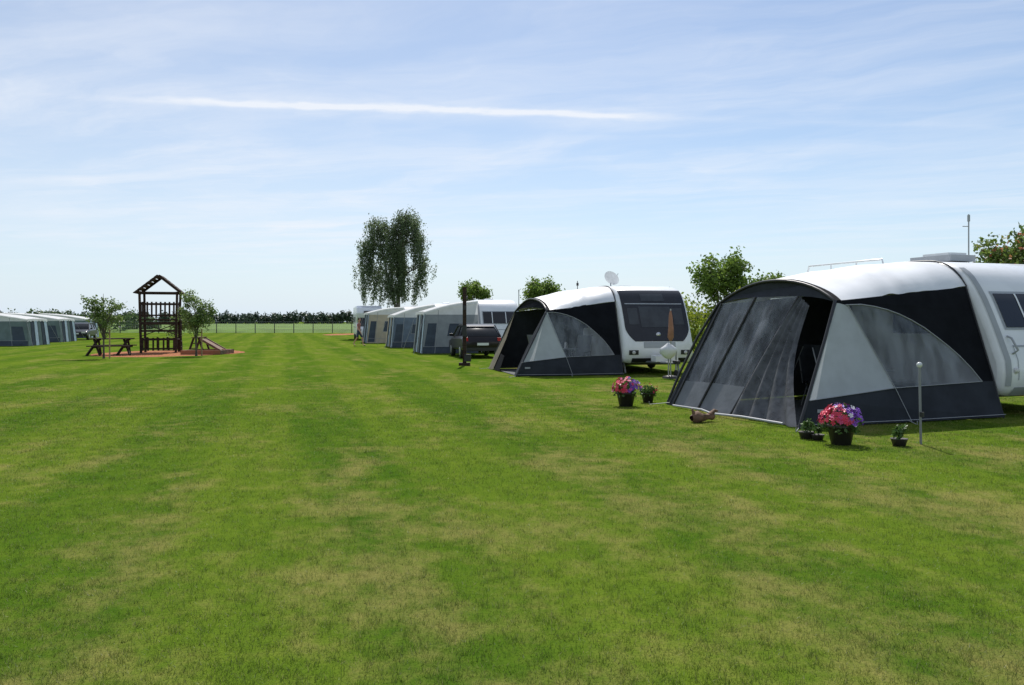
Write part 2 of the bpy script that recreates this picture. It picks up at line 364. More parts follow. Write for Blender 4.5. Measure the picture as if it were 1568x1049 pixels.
# ------------------------------------------------------------ awning
def awning(name,O,th,A,L,Lr,openf=False):
    e=empty(name,(O[0],O[1],0),th)
    def bs(a,z): return z*(.17+(.175/A)*a)
    def af(b,z): return z*(.40+.20*max(0,1-b/1.6))
    def H(t):
        b=.42+t*(L-.92); z=1.92+.38*(1-abs(2*t-1)**2.2); return Vector((af(b,z),b,z))
    def Rl(t):
        z=2.2+.50*(1-abs(2*t-1)**5); b=.76+t*(Lr-1.52); return Vector((A-.012,b,z))
    g=MB()
    def roof(u,v):
        p=H(u).lerp(Rl(u),v); p.z+=.07*math.sin(math.pi*v)*(math.sin(math.pi*u))**.5
        p.z+=.02*noise.noise(Vector((u*3,v*14,0)))*math.sin(math.pi*v)+.03*noise.noise(p*2.0)
        return p
    g.grid(lambda u,v: roof(u,.035+v*.965),36,36,silver)
    g.grid(lambda u,v: roof(u,v*.035)+Vector((0,0,.002)),30,2,blackfab)
    P1=H(0); aP=P1.x; zP=P1.z
    S=lambda pts:[Vector((a,bs(a,z),z)) for a,z in pts]
    k=A/4.16
    def sp(pts,mat): g.poly(S(pts),mat)
    arc=[(1.22*k,1.86),(1.55*k,1.87),(1.83*k,1.84),(2.1*k,1.79),(2.36*k,1.715),(2.6*k,1.62),(2.86*k,1.49),(3.1*k,1.33),(3.31*k,1.18),(3.5*k,1.02),(3.69*k,.82),(3.85*k,.60)]
    LB=(.25*k,.41); TB=(1.95*k,.55)
    sp([(0,.02),(A-.02,.02),(A-.02,.6),arc[-1],TB,LB],darkgrey)
    sp([LB,TB,(1.27*k,1.86),(aP,zP-.03)],lightfab)
    sp([TB,arc[-1]]+arc[::-1][1:]+[(1.30*k,1.80)],filmm)
    rail=[(A-.02,.6),(A-.02,1.2),(A-.02,1.8),(A-.02,2.2)]
    up=[arc[-1]]+rail+[(aP,zP)]+[(aP+.02,zP-.03)]+arc[:-1]
    g.poly(S(up),blackfab)
    off=lambda pts,d=-.012:[Vector((p.x,p.y+d,p.z)) for p in S(pts)]
    g.path(off(arc),.009,piping,6); g.path(off([LB,TB,arc[-1]]),.006,piping,6)
    g.path(off([TB,(1.27*k,1.86)]),.006,piping,6); g.path(off([TB,(2.15*k,.03)]),.006,piping,6)
    g.path(off([(.02,.06),(A*.5,.05),(A,.06)]),.006,piping,6)
    g.box((.45*k,bs(.45*k,.25)-.012,.25),(.16,.006,.05),piping)
    Fb=lambda u:Vector((u*A,L+u*(Lr-L),.02))
    g.grid(lambda u,v:Fb(u).lerp(H(1).lerp(Rl(1),u),v),14,8,darkgrey)
    F=lambda pts,d=0:[Vector((af(b,z)-d,b,z)) for b,z in pts]
    def hz(b): 
        t=(b-.42)/(L-.92); return 1.92+.38*(1-abs(2*t-1)**2.2)
    q=L/3.7
    tops=[(.46+(L-1.0)*i/12) for i in range(13)]
    lower=[(b,hz(b)-.03-.25*math.sin(math.pi*(i/12))) for i,b in enumerate(tops)]
    upper=[(b,hz(b)-.005) for b in tops]
    g.poly(F(upper+lower[::-1]),darkgrey if not openf else blackfab)
    lz=lambda b: hz(b)-.03-.25*math.sin(math.pi*min(1,max(0,(b-.46)/(L-1.0))))
    def lin(p,qq,t): return (p[0]+(qq[0]-p[0])*t,p[1]+(qq[1]-p[1])*t)
    def panel(b0,b1,t0,t1):
        a0,a1=(b0,.02),(b1,.02); c0,c1=(t0,lz(t0)),(t1,lz(t1))
        h=.24
        g.poly(F([a0,a1,lin(a1,c1,h),lin(a0,c0,h)]),midgrey)
        def fn(u,v):
            p=lin(lin(a0,c0,h+(1-h)*v),lin(a1,c1,h+(1-h)*v),u); x=af(*p)-.02*math.sin(u*9+v*2)*math.sin(math.pi*u)*math.sin(math.pi*v)
            return Vector((x,p[0],p[1]))
        g.grid(fn,14,10,filmm)
    if not openf:
        panel(3.55*q,2.75*q,3.1*q,2.15*q); panel(2.7*q,1.75*q,2.1*q,1.15*q)
        def cur(u,v):
            lo=lin((1.72*q,.02),(.06,.02),u); hi=lin((1.12*q,lz(1.12*q)),(.88*q,lz(.9*q)*.93),u)
            p=lin(lo,hi,v); a=af(*p)-.05*math.sin(u*22+v)*(.3+.7*(1-v))
            bb=p[0]+.28*math.sin(math.pi*v)*u
            return Vector((a,bb,p[1]))
        g.grid(cur,40,12,meshfab)
        g.path(F([(3.57*q,.0),(3.1*q,lz(3.1*q))],.02),.02,polem); g.path(F([(2.72*q,.0),(2.12*q,lz(2.12*q))],.02),.022,polem)
        g.path(F([(1.73*q,.0),(1.13*q,lz(1.13*q))],.02),.022,polem)
        g.poly(F([(L+.1,0),(3.58*q,.0),(3.12*q,lz(3.12*q)),(3.22*q,1.97)]),darkgrey)
        g.path([(-.1,L-.3,.03),(-.12,2.4,.05),(-.25,1.9,.04),(-.15,1.2,.06),(-.05,.3,.05)],.02,piping,6)
    else:
        g.poly(F([(L+.25,0),(L-.55,.02),(L-.75,1.0),(L-.52,1.9)],.02),tanfab)
        g.poly(F([(.02,.02),(.30,.02),(.55,1.2),(.52,1.9),(.42,1.9)],.0),darkgrey)
        g.poly(F([(L-.6,.02),(L-1.5,.02),(L-1.35,.5),(L-.7,.55)],.0),blackfab)
    hp=[(0,0,0)]+[tuple(H(0)*t) for t in (.35,.7)]+[tuple(H(i/16)+Vector((-.02,0,.0))) for i in range(17)]
    fe=Vector((0.05,L+.18,0)); h1=H(1)
    hp+=[tuple(h1.lerp(fe,.35)+Vector((-.03,.06,.05))),tuple(h1.lerp(fe,.7)+Vector((-.03,.06,.02))),tuple(fe)]
    g.path(hp,.026,polem,8)
    g.path([(A-.03,bs(A,0)+.02,.0)]+[tuple(Vector((A-.03,bs(A,z)-.01,z))) for z in (.7,1.4,2.2)]+[tuple(Rl(i/24)+Vector((0,0,.015))) for i in range(25)],.016,polem,6)
    for p,qq in (((0,0,.02),(-.25,-.25,0)),((A*.5,0,.05),(A*.5,-.18,0)),((0,L,.05),(-.3,L+.25,0))):
        g.path([p,qq],.006,piping,4); g.path([qq,(qq[0],qq[1],.06)],.008,metalg,5)
    g.build('fabric_and_poles',e)
    f=MB(); f.box((A*.5,L*.5,.012),(A*.94,L*.94,.012),carpet); f.build('carpet',e)
    return e
def chair(name,x,y,rz,c=None,parent=None):
    e=empty(name,(x,y,0.02),rz); g=MB(); c=c or darkgrey
    for sx in(-.26,.26):
        g.path([(sx,-.25,0),(sx,.2,.62)],.012,metalg,6); g.path([(sx,.28,0),(sx,-.22,.62)],.012,metalg,6)
        g.path([(sx,-.22,.62),(sx,.3,.64)],.018,polem,6); g.path([(sx,.2,.42),(sx*.9,.48,1.12)],.013,metalg,6)
    g.grid(lambda u,v:(-.25+.5*u,-.24+.46*v,.43-.03*math.sin(math.pi*u)),6,6,c)
    g.grid(lambda u,v:(-.25+.5*u,.22+.27*v,.45+.7*v),6,8,c)
    g.build('chair_frame_and_seat',e); return e
def table(name,x,y,rz,w=1.1,d=.7):
    e=empty(name,(x,y,.02),rz); g=MB(); g.box((0,0,.71),(w,d,.03),lightfab)
    for sx in(-1,1):
        for sy in(-1,1): g.path([(sx*w*.45,sy*d*.42,0),(sx*w*.4,sy*d*.35,.7)],.015,metalg,6)
    g.lathe((.2,.05,.725),[(0,0),(.05,0),(.06,.02),(.05,.16),(.03,.2)],white,12)
    g.lathe((-.25,-.05,.725),[(0,0),(.04,0),(.04,.1),(0,.1)],red,10)
    g.build('table_top_and_legs',e,.004); return e
# ------------------------------------------------------------ caravan
FT=[(.35,.14),(.48,.03),(.7,.0),(.95,.02),(1.15,.10),(1.45,.22),(1.7,.33),(2.0,.47),(2.2,.59),(2.38,.72),(2.5,.84),(2.6,1.02),(2.68,1.35),(2.72,1.8)]
def ft(z):
    for (z0,t0),(z1,t1) in zip(FT,FT[1:]):
        if z<=z1: return t0+(t1-t0)*(z-z0)/(z1-z0)
    return FT[-1][1]
def caravan(name,loc,th,W=2.3,Ln=6.0,style='pano',roof=()):
    e=empty(name,(loc[0],loc[1],0),th); g=MB()
    prof=[(t,z) for z,t in FT]+[(Ln-1.4,2.71),(Ln-.7,2.62),(Ln-.3,2.42),(Ln-.08,2.05),(Ln,1.5),(Ln-.02,.8),(Ln-.12,.35)]
    g.prism(prof,0,W,.17,white); g.build('body',e)
    g=MB()
    def fpatch(zs,xl,xr,mat,d,n=10):
        rows=[[(xl(z)+(xr(z)-xl(z))*j/n,z) for j in range(n+1)] for z in zs]
        vs=[(x,ft(z)-d+.17*max(0,(abs(x-W/2)-(W/2-.17))/.17)**2.2*.6,z-.0) for r in rows for x,z in r]
        fs=[(i*(n+1)+j,i*(n+1)+j+1,(i+1)*(n+1)+j+1,(i+1)*(n+1)+j) for i in range(len(zs)-1) for j in range(n)]
        g.add(vs,fs,mat,True)
    lin=lambda a,b,n:[a+(b-a)*i/n for i in range(n+1)]
    if style=='pano':
        xl=lambda z:.10+max(0,(1.45-z)/.5)**2*.32
        fpatch(lin(1.0,2.56,26),xl,lambda z:W-xl(z),glass,.012,16)
        for (x0,x1,z0,z1,m_) in ((.62,W-.62,1.42,2.05,glass2),(.24,.56,1.5,2.0,glass2),(W-.56,W-.24,1.5,2.0,glass2)):
            fpatch(lin(z0,z1,6),lambda z:x0,lambda z:x1,m_,.020,4)
        fpatch(lin(2.22,2.45,4),lambda z:.75,lambda z:W-.75,glass2,.022,4)
        fpatch(lin(2.12,2.15,1),lambda z:.2,lambda z:W-.2,greytrim,.022,4)
        g.lathe((W/2,ft(1.22)-.02,1.20),[(0,-.012),(.06,-.012),(.075,0)],chrome,16,'Y')
        fpatch(lin(.80,.98,3),lambda z:.62,lambda z:W-.62,greytrim,.012)
        for s in(0,1):
            cx=.30 if s==0 else W-.30
            fpatch(lin(.60,.74,3),lambda z:cx-.15,lambda z:cx+.15,blackp,.010,3)
            g.lathe((cx,ft(.67)-.02,.67),[(0,-.03),(.045,-.03),(.055,0)],lamp,12,'Y')
        fpatch(lin(.36,.50,3),lambda z:.25,lambda z:W-.25,blackp,.012)
    else:
        xl=lambda z:.24+max(0,(1.55-z)/.4)**2*.05
        fpatch(lin(1.46,2.12,12),xl,lambda z:W-xl(z),greytrim,.010,12)
        fpatch(lin(1.50,2.08,12),lambda z:.29,lambda z:W-.29,glass,.022,12)
        for x in (W*.34,W*.66): fpatch(lin(1.50,2.08,8),lambda z:x-.02,lambda z:x+.02,white,.030,2)
        fpatch(lin(.52,2.55,24),lambda z:.05,lambda z:.13,greytrim,.010,3)
        fpatch(lin(.62,1.2,10),lambda z:.28,lambda z:.295,greytrim,.010,2)
        fpatch(lin(1.17,1.2,2),lambda z:.28,lambda z:W-.28,greytrim,.010)
        g.path([(.22,ft(1.35)-.02,1.35),(.22,ft(1.35)-.10,1.32),(.22,ft(1.1)-.12,1.12),(.22,ft(1.08)-.02,1.06)],.018,greytrim,8)
        for cx in(.22,W-.22): g.lathe((cx,ft(.8)-.02,.78),[(0,-.03),(.04,-.03),(.05,0)],lamp,12,'Y')
        fpatch(lin(.36,.50,3),lambda z:.2,lambda z:W-.2,greytrim,.012)
    g.build('front_panels',e)
    g=MB()
    for x,sx in((-.006,0),(W+.006,1)):
        for y0,y1 in((1.4,2.4),(3.5,4.4)):
            g.box((x,(y0+y1)/2,1.65),(.02,y1-y0,.55),glass)
        g.box((x,2.9,.42),(.02,Ln-2.9+.0*1,.05),greytrim)
    g.box((W/2,Ln/2+.3,.33),(W-.3,Ln-.9,.14),blackp)
    g.build('side_windows',e,.01)
    g=MB()
    for x in(.10,W-.10):
        g.lathe((x,Ln*.55,.32),[(.0,-.09),(.2,-.09),(.30,-.07),(.32,0),(.30,.07),(.2,.09),(0,.09)],rubber,24,'X')
        g.lathe((x,Ln*.55,.32),[(.0,-.1),(.17,-.095),(.19,-.08)],chrome,16,'X'); g.lathe((x,Ln*.55,.32),[(.0,.1),(.17,.095),(.19,.08)],chrome,16,'X')
    g.path([(W/2-.5,.5,.38),(W/2,-1.15,.40)],.035,metalg); g.path([(W/2+.5,.5,.38),(W/2,-1.15,.40)],.035,metalg)
    g.box((W/2,-1.2,.43),(.10,.34,.10),blackp); g.path([(W/2+.1,-.95,.08),(W/2+.1,-.95,.75)],.03,metalg)
    g.lathe((W/2+.1,-.95,.1),[(0,-.035),(.1,-.035),(.1,.035),(0,.035)],rubber,14,'X')
    for x in(.25,W-.25):
        for y in(.7,Ln-.5): g.beam((x,y,.38),(x,y-.12,.02),.05,.05,metalg)
    g.box((W/2,-.35,.50),(.7,.40,.18),white)
    g.build('chassis_and_wheels',e,.01)
    g=MB()
    for k,x,y in roof:
        if k=='vent': g.box((x,y,2.76),(.42,.42,.09),white)
        if k=='ac':
            g.box((x,y,2.79),(.62,.95,.12),greytrim); g.box((x,y-.05,2.87),(.45,.6,.06),white)
        if k=='rail':
            g.path([(x,y,2.70),(x,y+.05,2.84),(x,y+2.2,2.84),(x,y+2.25,2.70)],.022,white)
            for t in(.75,1.5): g.path([(x,y+t,2.70),(x,y+t,2.84)],.016,white)
            g.path([(x+1.2,y,2.70),(x+1.2,y+.05,2.84),(x+1.2,y+2.2,2.84),(x+1.2,y+2.25,2.70)],.022,white)
        if k=='ant': g.path([(x,y,2.65),(x,y,3.05)],.014,polem); g.box((x,y,2.93),(.07,.06,.10),polem)
        if k=='dish':
            g.path([(x,y,2.65),(x,y,2.85)],.02,greytrim)
            c=Vector((x,y,2.98)); d=Vector((.75,.35,.45)).normalized(); a=d.cross(Vector((0,0,1))).normalized(); b_=a.cross(d)
            def dish(u,v): 
                r=.31*u; t=v*2*math.pi; return c+a*r*math.cos(t)*1.0+b_*r*math.sin(t)*.8+d*(.5*r*r)
            g.grid(dish,6,24,lightfab); g.path([tuple(c-b_*.22),tuple(c+d*.38)],.01,greytrim)
    if roof: g.build('roof_fittings',e,.015)
    return e
def row_unit(O,th,A): return (O[0]+A*math.cos(th),O[1]+A*math.sin(th))
t1=math.radians(19.6)
awning('caravan_awning',(4.25,12.1),t1,4.16,3.7,4.5)
caravan('touring_caravan',row_unit((4.25,12.1),t1,4.16),t1,2.3,6.4,'window',(('rail',.25,2.9),('ac',.9,2.1),('vent',1.4,4.9)))
t2=math.radians(12.5)
awning('caravan_awning',(.11,23.5),t2,3.3,3.9,4.4,True)
caravan('touring_caravan',row_unit((.11,23.5),t2,3.3),t2,2.25,5.8,'pano',(('dish',.35,2.2),('ant',.15,5.2),('vent',1.2,3.4)))
def loc(O,th,a,b): return (O[0]+a*math.cos(th)-b*math.sin(th),O[1]+a*math.sin(th)+b*math.cos(th))
for a,b,r in((1.9,1.2,.4),(2.6,2.6,2.4),(1.6,2.7,-2.2)): 
    x,y=loc((4.25,12.1),t1,a,b); chair('folding_chair',x,y,r)
x,y=loc((4.25,12.1),t1,2.6,1.7); table('camping_table',x,y,t1)
for a,b,r in((1.3,1.3,.4),(2.3,1.3,-.5),(1.5,2.7,2.4)):
    x,y=loc((.11,23.5),t2,a,b); chair('folding_chair',x,y,r,midgrey)
x,y=loc((.11,23.5),t2,1.9,2.0); table('camping_table',x,y,t2)
# ------------------------------------------------------------ frame tents
tgrey=M('tent_grey_canvas',(.30,.32,.34),.85,var=.08,bump=.4,bscale=4,transl=.2,spec=.2)
tdark=M('tent_dark_canvas',(.07,.085,.11),.85,var=.15,bump=.4,bscale=4,spec=.2)
tblue=M('tent_blue_grey_canvas',(.16,.20,.26),.85,var=.12,bump=.4,bscale=4,transl=.15,spec=.2)
tgreen=M('tent_green_grey_canvas',(.17,.22,.22),.85,var=.12,bump=.4,bscale=4,transl=.15,spec=.2)
tbeige=M('tent_beige_canvas',(.55,.48,.37),.85,var=.08,bump=.4,bscale=4,transl=.3,spec=.2)
curt=M('blue_white_curtain',(.55,.65,.76),.8,var=.25,scale=4,stretch=(6,6,.3),transl=.2)
troof=M('tent_white_roof',(.78,.79,.80),.6,var=.05,bump=.3,bscale=4,transl=.35)
def frametent(name,O,th,A,L,h1,h2,side,low,front):
    e=empty(name,(O[0],O[1],0),th); g=MB()
    zr=lambda a:h1+(h2-h1)*(a/A)+.10*math.sin(math.pi*a/A)
    for b,sgn in((0,-1),(L,1)):
        ins=lambda z:-sgn*.10*z
        Pp=lambda a,z:(a+.10*z*(1-a/A),b+ins(z),z)
        n=8
        g.poly([Pp(0,.02),Pp(A,.02),Pp(A,.35),Pp(0,.35)],low)
        hm=h1-.12
        g.poly([Pp(0,.35),Pp(A,.35),Pp(A,hm),Pp(0,hm)],side)
        g.poly([Pp(0,hm),Pp(A,hm)]+[Pp(A*(1-i/n),zr(A*(1-i/n))) for i in range(n+1)],troof)
        o=sgn*.012
        def Q(a,z):
            p=Pp(a,z); return (p[0],p[1]+o,p[2])
        g.poly([Q(A*.42,.85),Q(A*.88,.85),Q(A*.88,1.5*h1/2.05),Q(A*.46,1.5*h1/2.05)],tdark)
        g.path([Q(A*.42,.85),Q(A*.88,.85),Q(A*.88,1.5*h1/2.05),Q(A*.46,1.5*h1/2.05),Q(A*.42,.85)],.013,piping,5)
        g.poly([Q(A*.02,.1),Q(A*.20,.1),Q(A*.22,1.5*h1/2.05),Q(A*.06,1.5*h1/2.05)],tdark)
        g.path([Q(0,.35),Q(A,.35)],.010,piping,5); g.path([Q(.22*A,.03),Q(.24*A,zr(.2*A)-.05)],.014,piping,5)
    n=6
    for i in range(n):
        b0=.0+L*i/n+.01; b1=L*(i+1)/n-.01
        mt=(curt,tdark,front)[i%3]
        def fw(u,v,b0=b0,b1=b1):
            b=b0+(b1-b0)*u; z=.02+v*(h1-.05); return Vector((.10*z-.03*math.sin(u*20),b+ (1 if b<L/2 else -1)*.10*z*abs(1-2*b/L),z))
        g.grid(fw,16,4,mt)
        g.path([(-.03,b0,0),(.10*h1-.03,b0+(1 if b0<L/2 else -1)*.1*h1*abs(1-2*b0/L),h1-.03)],.016,polem,5)
    def rf(u,v):
        a=-.02+A*1.01*v; b=.14+(L-.28)*u
        return Vector((a+.15*(1-v),b,zr(max(0,min(A,a)))+.02+.04*math.sin(math.pi*u)))
    g.grid(rf,10,10,troof)
    def val(u,v): 
        p=rf(u,0); return Vector((p.x-.03,p.y,p.z-.02-v*(.14+.03*math.sin(u*40))))
    g.grid(val,60,1,troof)
    for b in(.13,L-.13):
        g.grid(lambda u,v:Vector(((-.02+A*1.01*u+.15*(1-u)),b+(-.015 if b<1 else .015),zr(max(0,min(A,A*u)))+.02-v*.13)),12,1,troof)
    for p,qq in (((.1,0,1.9*h1/2.05),(-.5,-.7,0)),((.1,L,1.9*h1/2.05),(-.5,L+.7,0))): g.path([p,qq],.008,piping,4)
    g.build('canvas_and_frame',e); return e
def unit(O,th,A,L,side,low,front,W=2.2,Ln=5.5,h1=2.05,style='window',roof=()):
    frametent('frame_tent',O,th,A,L,h1,2.6,side,low,front)
    caravan('touring_caravan',row_unit(O,th,A+.03),th,W,Ln,style,roof)
unit((-4.4,40),math.radians(13),2.8,4.0,tgrey,tdark,tgrey,roof=(('vent',1.1,3),('ant',.2,4.6)))
unit((-7.2,49),math.radians(14),2.6,4.0,tblue,tdark,tbeige,h1=1.95,roof=(('vent',1.1,3),))
unit((-10.5,59),math.radians(15),2.7,4.0,tbeige,tbeige,tdark,h1=2.2,roof=(('vent',1.1,3),))
tl=math.radians(193)
frametent('trailer_tent',(-32.0,56.5),tl,4.2,4.2,1.72,2.15,tgreen,tdark,tgreen)
frametent('trailer_tent',(-35.2,66.0),tl,4.2,4.2,1.75,2.2,tgreen,tdark,tgreen)
frametent('trailer_tent',(-41.5,82.0),tl,4.2,4.2,1.8,2.3,tgreen,tdark,tgreen)
# ------------------------------------------------------------ vehicles
def wheels(g,W,ys,r):
    for x in(.09,W-.09):
        for y in ys:
            g.lathe((x,y,r),[(0,-.1),(.6*r,-.1),(.93*r,-.09),(r,-.05),(r,.05),(.93*r,.09),(.6*r,.1),(0,.1)],rubber,24,'X')
            for s in(-1,1): g.lathe((x,y,r),[(0,.108*s),(.55*r,.104*s),(.62*r,.09*s)],chrome,16,'X')
def car(name,loc_,rz,paint):
    e=empty(name,loc_,rz); W=1.76; g=MB()
    g.prism([(.05,.32),(.0,.5),(.03,.68),(.25,.80),(1.0,.93),(3.6,.99),(3.9,.95),(4.05,.72),(4.05,.5),(4.0,.32)],0,W,.14,paint)
    tp=lambda z:1-.22*max(0,min(1,(z-.9)/.55))
    g.prism([(.95,.90),(1.55,1.36),(1.9,1.45),(3.0,1.45),(3.4,1.36),(3.92,.94)],.06,W-.06,.08,carglass,taper=tp)
    g.prism([(1.62,1.40),(1.95,1.48),(3.0,1.485),(3.42,1.38),(3.05,1.42),(1.9,1.42)],.18,W-.18,.02,paint)
    for s in(0,1):
        X=lambda z,s=s:(.06+.18*max(0,(z-.9)/.55)-.012) if s==0 else W-(.06+.18*max(0,(z-.9)/.55)-.012)
        for pl in([(.95,.93),(1.58,1.40)],[(2.3,.95),(2.3,1.43)],[(3.1,.95),(3.0,1.43)],[(3.90,.95),(3.38,1.40)],[(1.58,1.41),(3.4,1.41)]):
            g.path([(X(z),y,z) for y,z in pl],.028,paint,5)
        g.box((-.07 if s==0 else W+.07,1.25,.98),(.16,.1,.12),paint)
        cx=.28 if s==0 else W-.28
        g.box((cx,.06,.66),(.32,.10,.13),lamp); g.box((cx-.12 if s==0 else cx+.12,3.98,.80),(.15,.1,.20),red)
    g.box((W/2,.0,.42),(1.0,.06,.14),blackp); g.box((W/2,-.02,.56),(.5,.02,.1),white); g.box((W/2,4.05,.62),(.5,.02,.11),white)
    g.box((W/2,4.0,.40),(1.5,.12,.14),blackp)
    wheels(g,W,(.78,3.3),.31); g.build('car_body_glass_and_wheels',e,.01); return e
carglass=M('car_window_glass',(.01,.012,.014),.12,var=.2,spec=.25)
darkred=M('dark_car_paint',(.014,.010,.012),.3,var=.1,coat=.15,spec=.3)
bluep=M('black_blue_car_paint',(.012,.014,.02),.3,var=.1,coat=.2,spec=.3)
car('parked_car',(-1.3,39.2,0),math.radians(13+180),darkred)
car('parked_car',(-37.6,68.5,0),math.radians(15),bluep)
def motorhome(name,loc_,rz):
    e=empty(name,loc_,rz); W=2.2; g=MB()
    g.prism([(.0,.4),(-.05,.8),(.25,1.15),(.95,1.35),(1.0,1.45),(.35,1.95),(.25,2.3),(.5,2.75),(1.2,2.95),(5.6,2.95),(5.9,2.6),(5.95,.5),(5.8,.4)],0,W,.14,white)
    g.prism([(.24,1.17),(.92,1.36),(.98,1.46),(.40,1.90)],.12,W-.12,.05,glass)
    g.box((W/2,.22,2.35),(1.0,.04,.3),glass); g.box((W/2,-.06,.75),(.9,.06,.2),blackp)
    for x in(.25,W-.25): g.box((x,.0,.88),(.3,.14,.16),lamp)
    for x in(-.004,W+.004):
        g.box((x,3.0,1.75),(.02,1.1,.5),glass); g.box((x,4.8,1.75),(.02,.7,.5),glass); g.box((x,3.2,1.1),(.02,4.6,.06),bluep)
    wheels(g,W,(.9,4.4),.34); g.build('motorhome_body',e,.01)
motorhome('motorhome',(-13.3,70,0),math.radians(14))
# ------------------------------------------------------------ play tower
e=empty('play_tower',(-18.0,41.8,0),math.radians(17)); g=MB()
s_=.84
for sx in(-1,1):
    for sy in(-1,1): g.beam((sx*s_*.96,sy*s_*.96,0),(sx*s_*1.04,sy*s_*1.04,3.1),.11,.11,wood)
g.box((0,0,1.68),(1.85,1.85,.07),wood)
for zb,zt,n,ww in((1.80,2.58,8,.085),(.12,.78,7,.085)):
    for i in range(n):
        t=-.72+1.44*i/(n-1)
        g.box((t,-s_*1.02,(zb+zt)/2),(ww,.025,zt-zb),wood)
        if zb>1:
            if i%2==0: g.box((s_*1.02,t,(zb+zt)/2),(.025,ww,zt-zb),wood); g.box((-s_*1.02,t,(zb+zt)/2),(.025,ww,zt-zb),wood)
        elif i%2==0: g.box((t,s_*1.02,(zb+zt)/2),(ww,.025,zt-zb),wood)
    for sy in(-1,1): g.box((0,sy*s_*.985,zt-.10),(1.66,.05,.08),wood)
    g.box((0,-s_*.985,zb+.1),(1.66,.05,.08),wood)
    for sx in(-1,1): g.box((sx*s_*.985,0,zt-.10),(.05,1.66,.08),wood)
g.box((0,-.87,1.12),(1.75,.05,.10),wood); g.box((0,-.87,1.50),(1.75,.05,.14),wood); g.box((0,.87,1.5),(1.75,.05,.14),wood)
g.beam((-.80,-.90,.85),(.80,-.90,1.45),.07,.04,wood); g.beam((.80,.90,.85),(-.80,.90,1.45),.07,.04,wood)
for sy in(-1,1): 
    g.beam((-1.08,sy*.93,3.02),(0,sy*.93,3.90),.09,.11,wood); g.beam((1.08,sy*.93,3.02),(0,sy*.93,3.90),.09,.11,wood)
    g.box((0,sy*.87,3.04),(1.95,.05,.09),wood)
for i in range(6):
    t=i/5.5
    for sx in(-1,1): g.box((sx*(1.08-1.04*t),0,3.02+.86*t+.06),(.20,1.95,.03),wood,(0,sx*math.radians(39),0))
for i in range(5): g.box((.98,0,.3+.28*i),(.05,.6,.05),wood)
for sy in(-.3,.3): g.beam((.98,sy,0),(.96,sy,1.7),.05,.07,wood)
g.build('tower_frame',e)
orange=M('painted_orange_wood',(.30,.11,.05),.6,var=.15)
e=empty('low_play_frame',(-15.7,41.0,0),math.radians(-5)); g=MB()
for sy in(-.35,.35):
    g.beam((-.4,sy,0),(-.12,sy,.78),.07,.08,wood); g.beam((.4,sy,0),(.12,sy,.78),.07,.08,wood)
    g.beam((.2,sy,.72),(1.25,sy,.14),.05,.10,wood2)
for z in(.25,.5): g.box((-.33+z*.3,0,z),(.05,.7,.05),wood2)
g.box((0,0,.80),(.40,.85,.05),wood2); g.beam((.18,0,.72),(1.28,0,.12),.64,.03,wood2)
g.build('frame_and_board',e)
g=MB()
for a in range(4):
    t=a*math.pi/2; g.box((-14.9+.9*math.cos(t),40.0+.9*math.sin(t),.11),(.12,1.9,.20),orange if a%2 else wood2,(0,0,t))
g.build('sandpit_frame')
e=empty('picnic_table',(-18.9,38.6,0),math.radians(12)); g=MB()
for i in range(5): g.box((0,-.3+.15*i,.78),(1.8,.135,.05),wood)
for sy in(-1,1):
    for k in(0,1): g.box((0,sy*(.66+.14*k),.45),(1.8,.125,.05),wood)
for sx in(-.65,.65):
    g.beam((sx-.3,-.62,0),(sx+.1,-.18,.76),.07,.10,wood); g.beam((sx+.3,-.7,0),(sx-.1,-.18,.76),.07,.10,wood); g.beam((sx,.62,0),(sx,.18,.76),.07,.10,wood)
    g.box((sx+.05,0,.40),(.045,1.6,.09),wood); g.box((sx+.05,0,.72),(.045,.72,.06),wood)
g.build('table_and_benches',e)
# ------------------------------------------------------------ posts
g=MB(); g.box((-1.72,29.6,1.40),(.13,.13,2.80),wood); g.box((-1.72,29.6,2.82),(.16,.16,.05),wood)
g.box((-1.72,29.50,1.25),(.16,.08,.40),blackp); g.box((-1.60,29.5,.28),(.24,.2,.26),blackp); g.box((-1.72,29.58,.05),(.40,.34,.10),wood)
g.box((-1.72,29.49,2.1),(.09,.08,.16),blackp)
g.build('service_post')
g=MB(); g.path([(11.3,20.2,0),(11.3,20.2,4.25)],.016,metalg); g.box((11.3,20.2,4.15),(.05,.04,.16),greytrim); g.path([(11.15,20.2,3.95),(11.3,20.2,3.95)],.010,metalg); g.build('antenna_mast')
g=MB(); g.path([(.3,36,0),(.3,36,3.0)],.02,metalg); g.box((.3,36,2.95),(.05,.3,.05),metalg); g.build('aerial_pole')
capm=M('lamp_cap',(.6,.62,.62),.3,var=.05)
greypole=M('grey_painted_pole',(.22,.23,.24),.5,var=.1)
g=MB(); g.path([(5.32,10.62,-.02),(5.30,10.62,1.02)],.016,greypole,10)
g.lathe((5.30,10.62,1.0),[(.018,0),(.03,.01),(.036,.03),(.036,.045),(.02,.065),(0,.07)],capm,16)
g.path([(5.32,10.60,.36),(5.32,10.60,.42)],.028,blackp,8); g.build('garden_lamp_pole')
e=empty('folded_parasol',(4.45,22.9,0)); g=MB()
paras=M('parasol_fabric',(.33,.16,.10),.8,var=.2,scale=6); bagw=M('white_bag',(.65,.66,.68),.5,var=.1,bump=.6,bscale=10)
g.path([(0,0,0),(0,0,1.95)],.02,metalg); 
g.path([(0,0,1.05),(0,0,1.15),(.01,0,1.4),(0,0,1.75),(0,0,1.9)],[.03,.09,.075,.05,.02],paras,9)
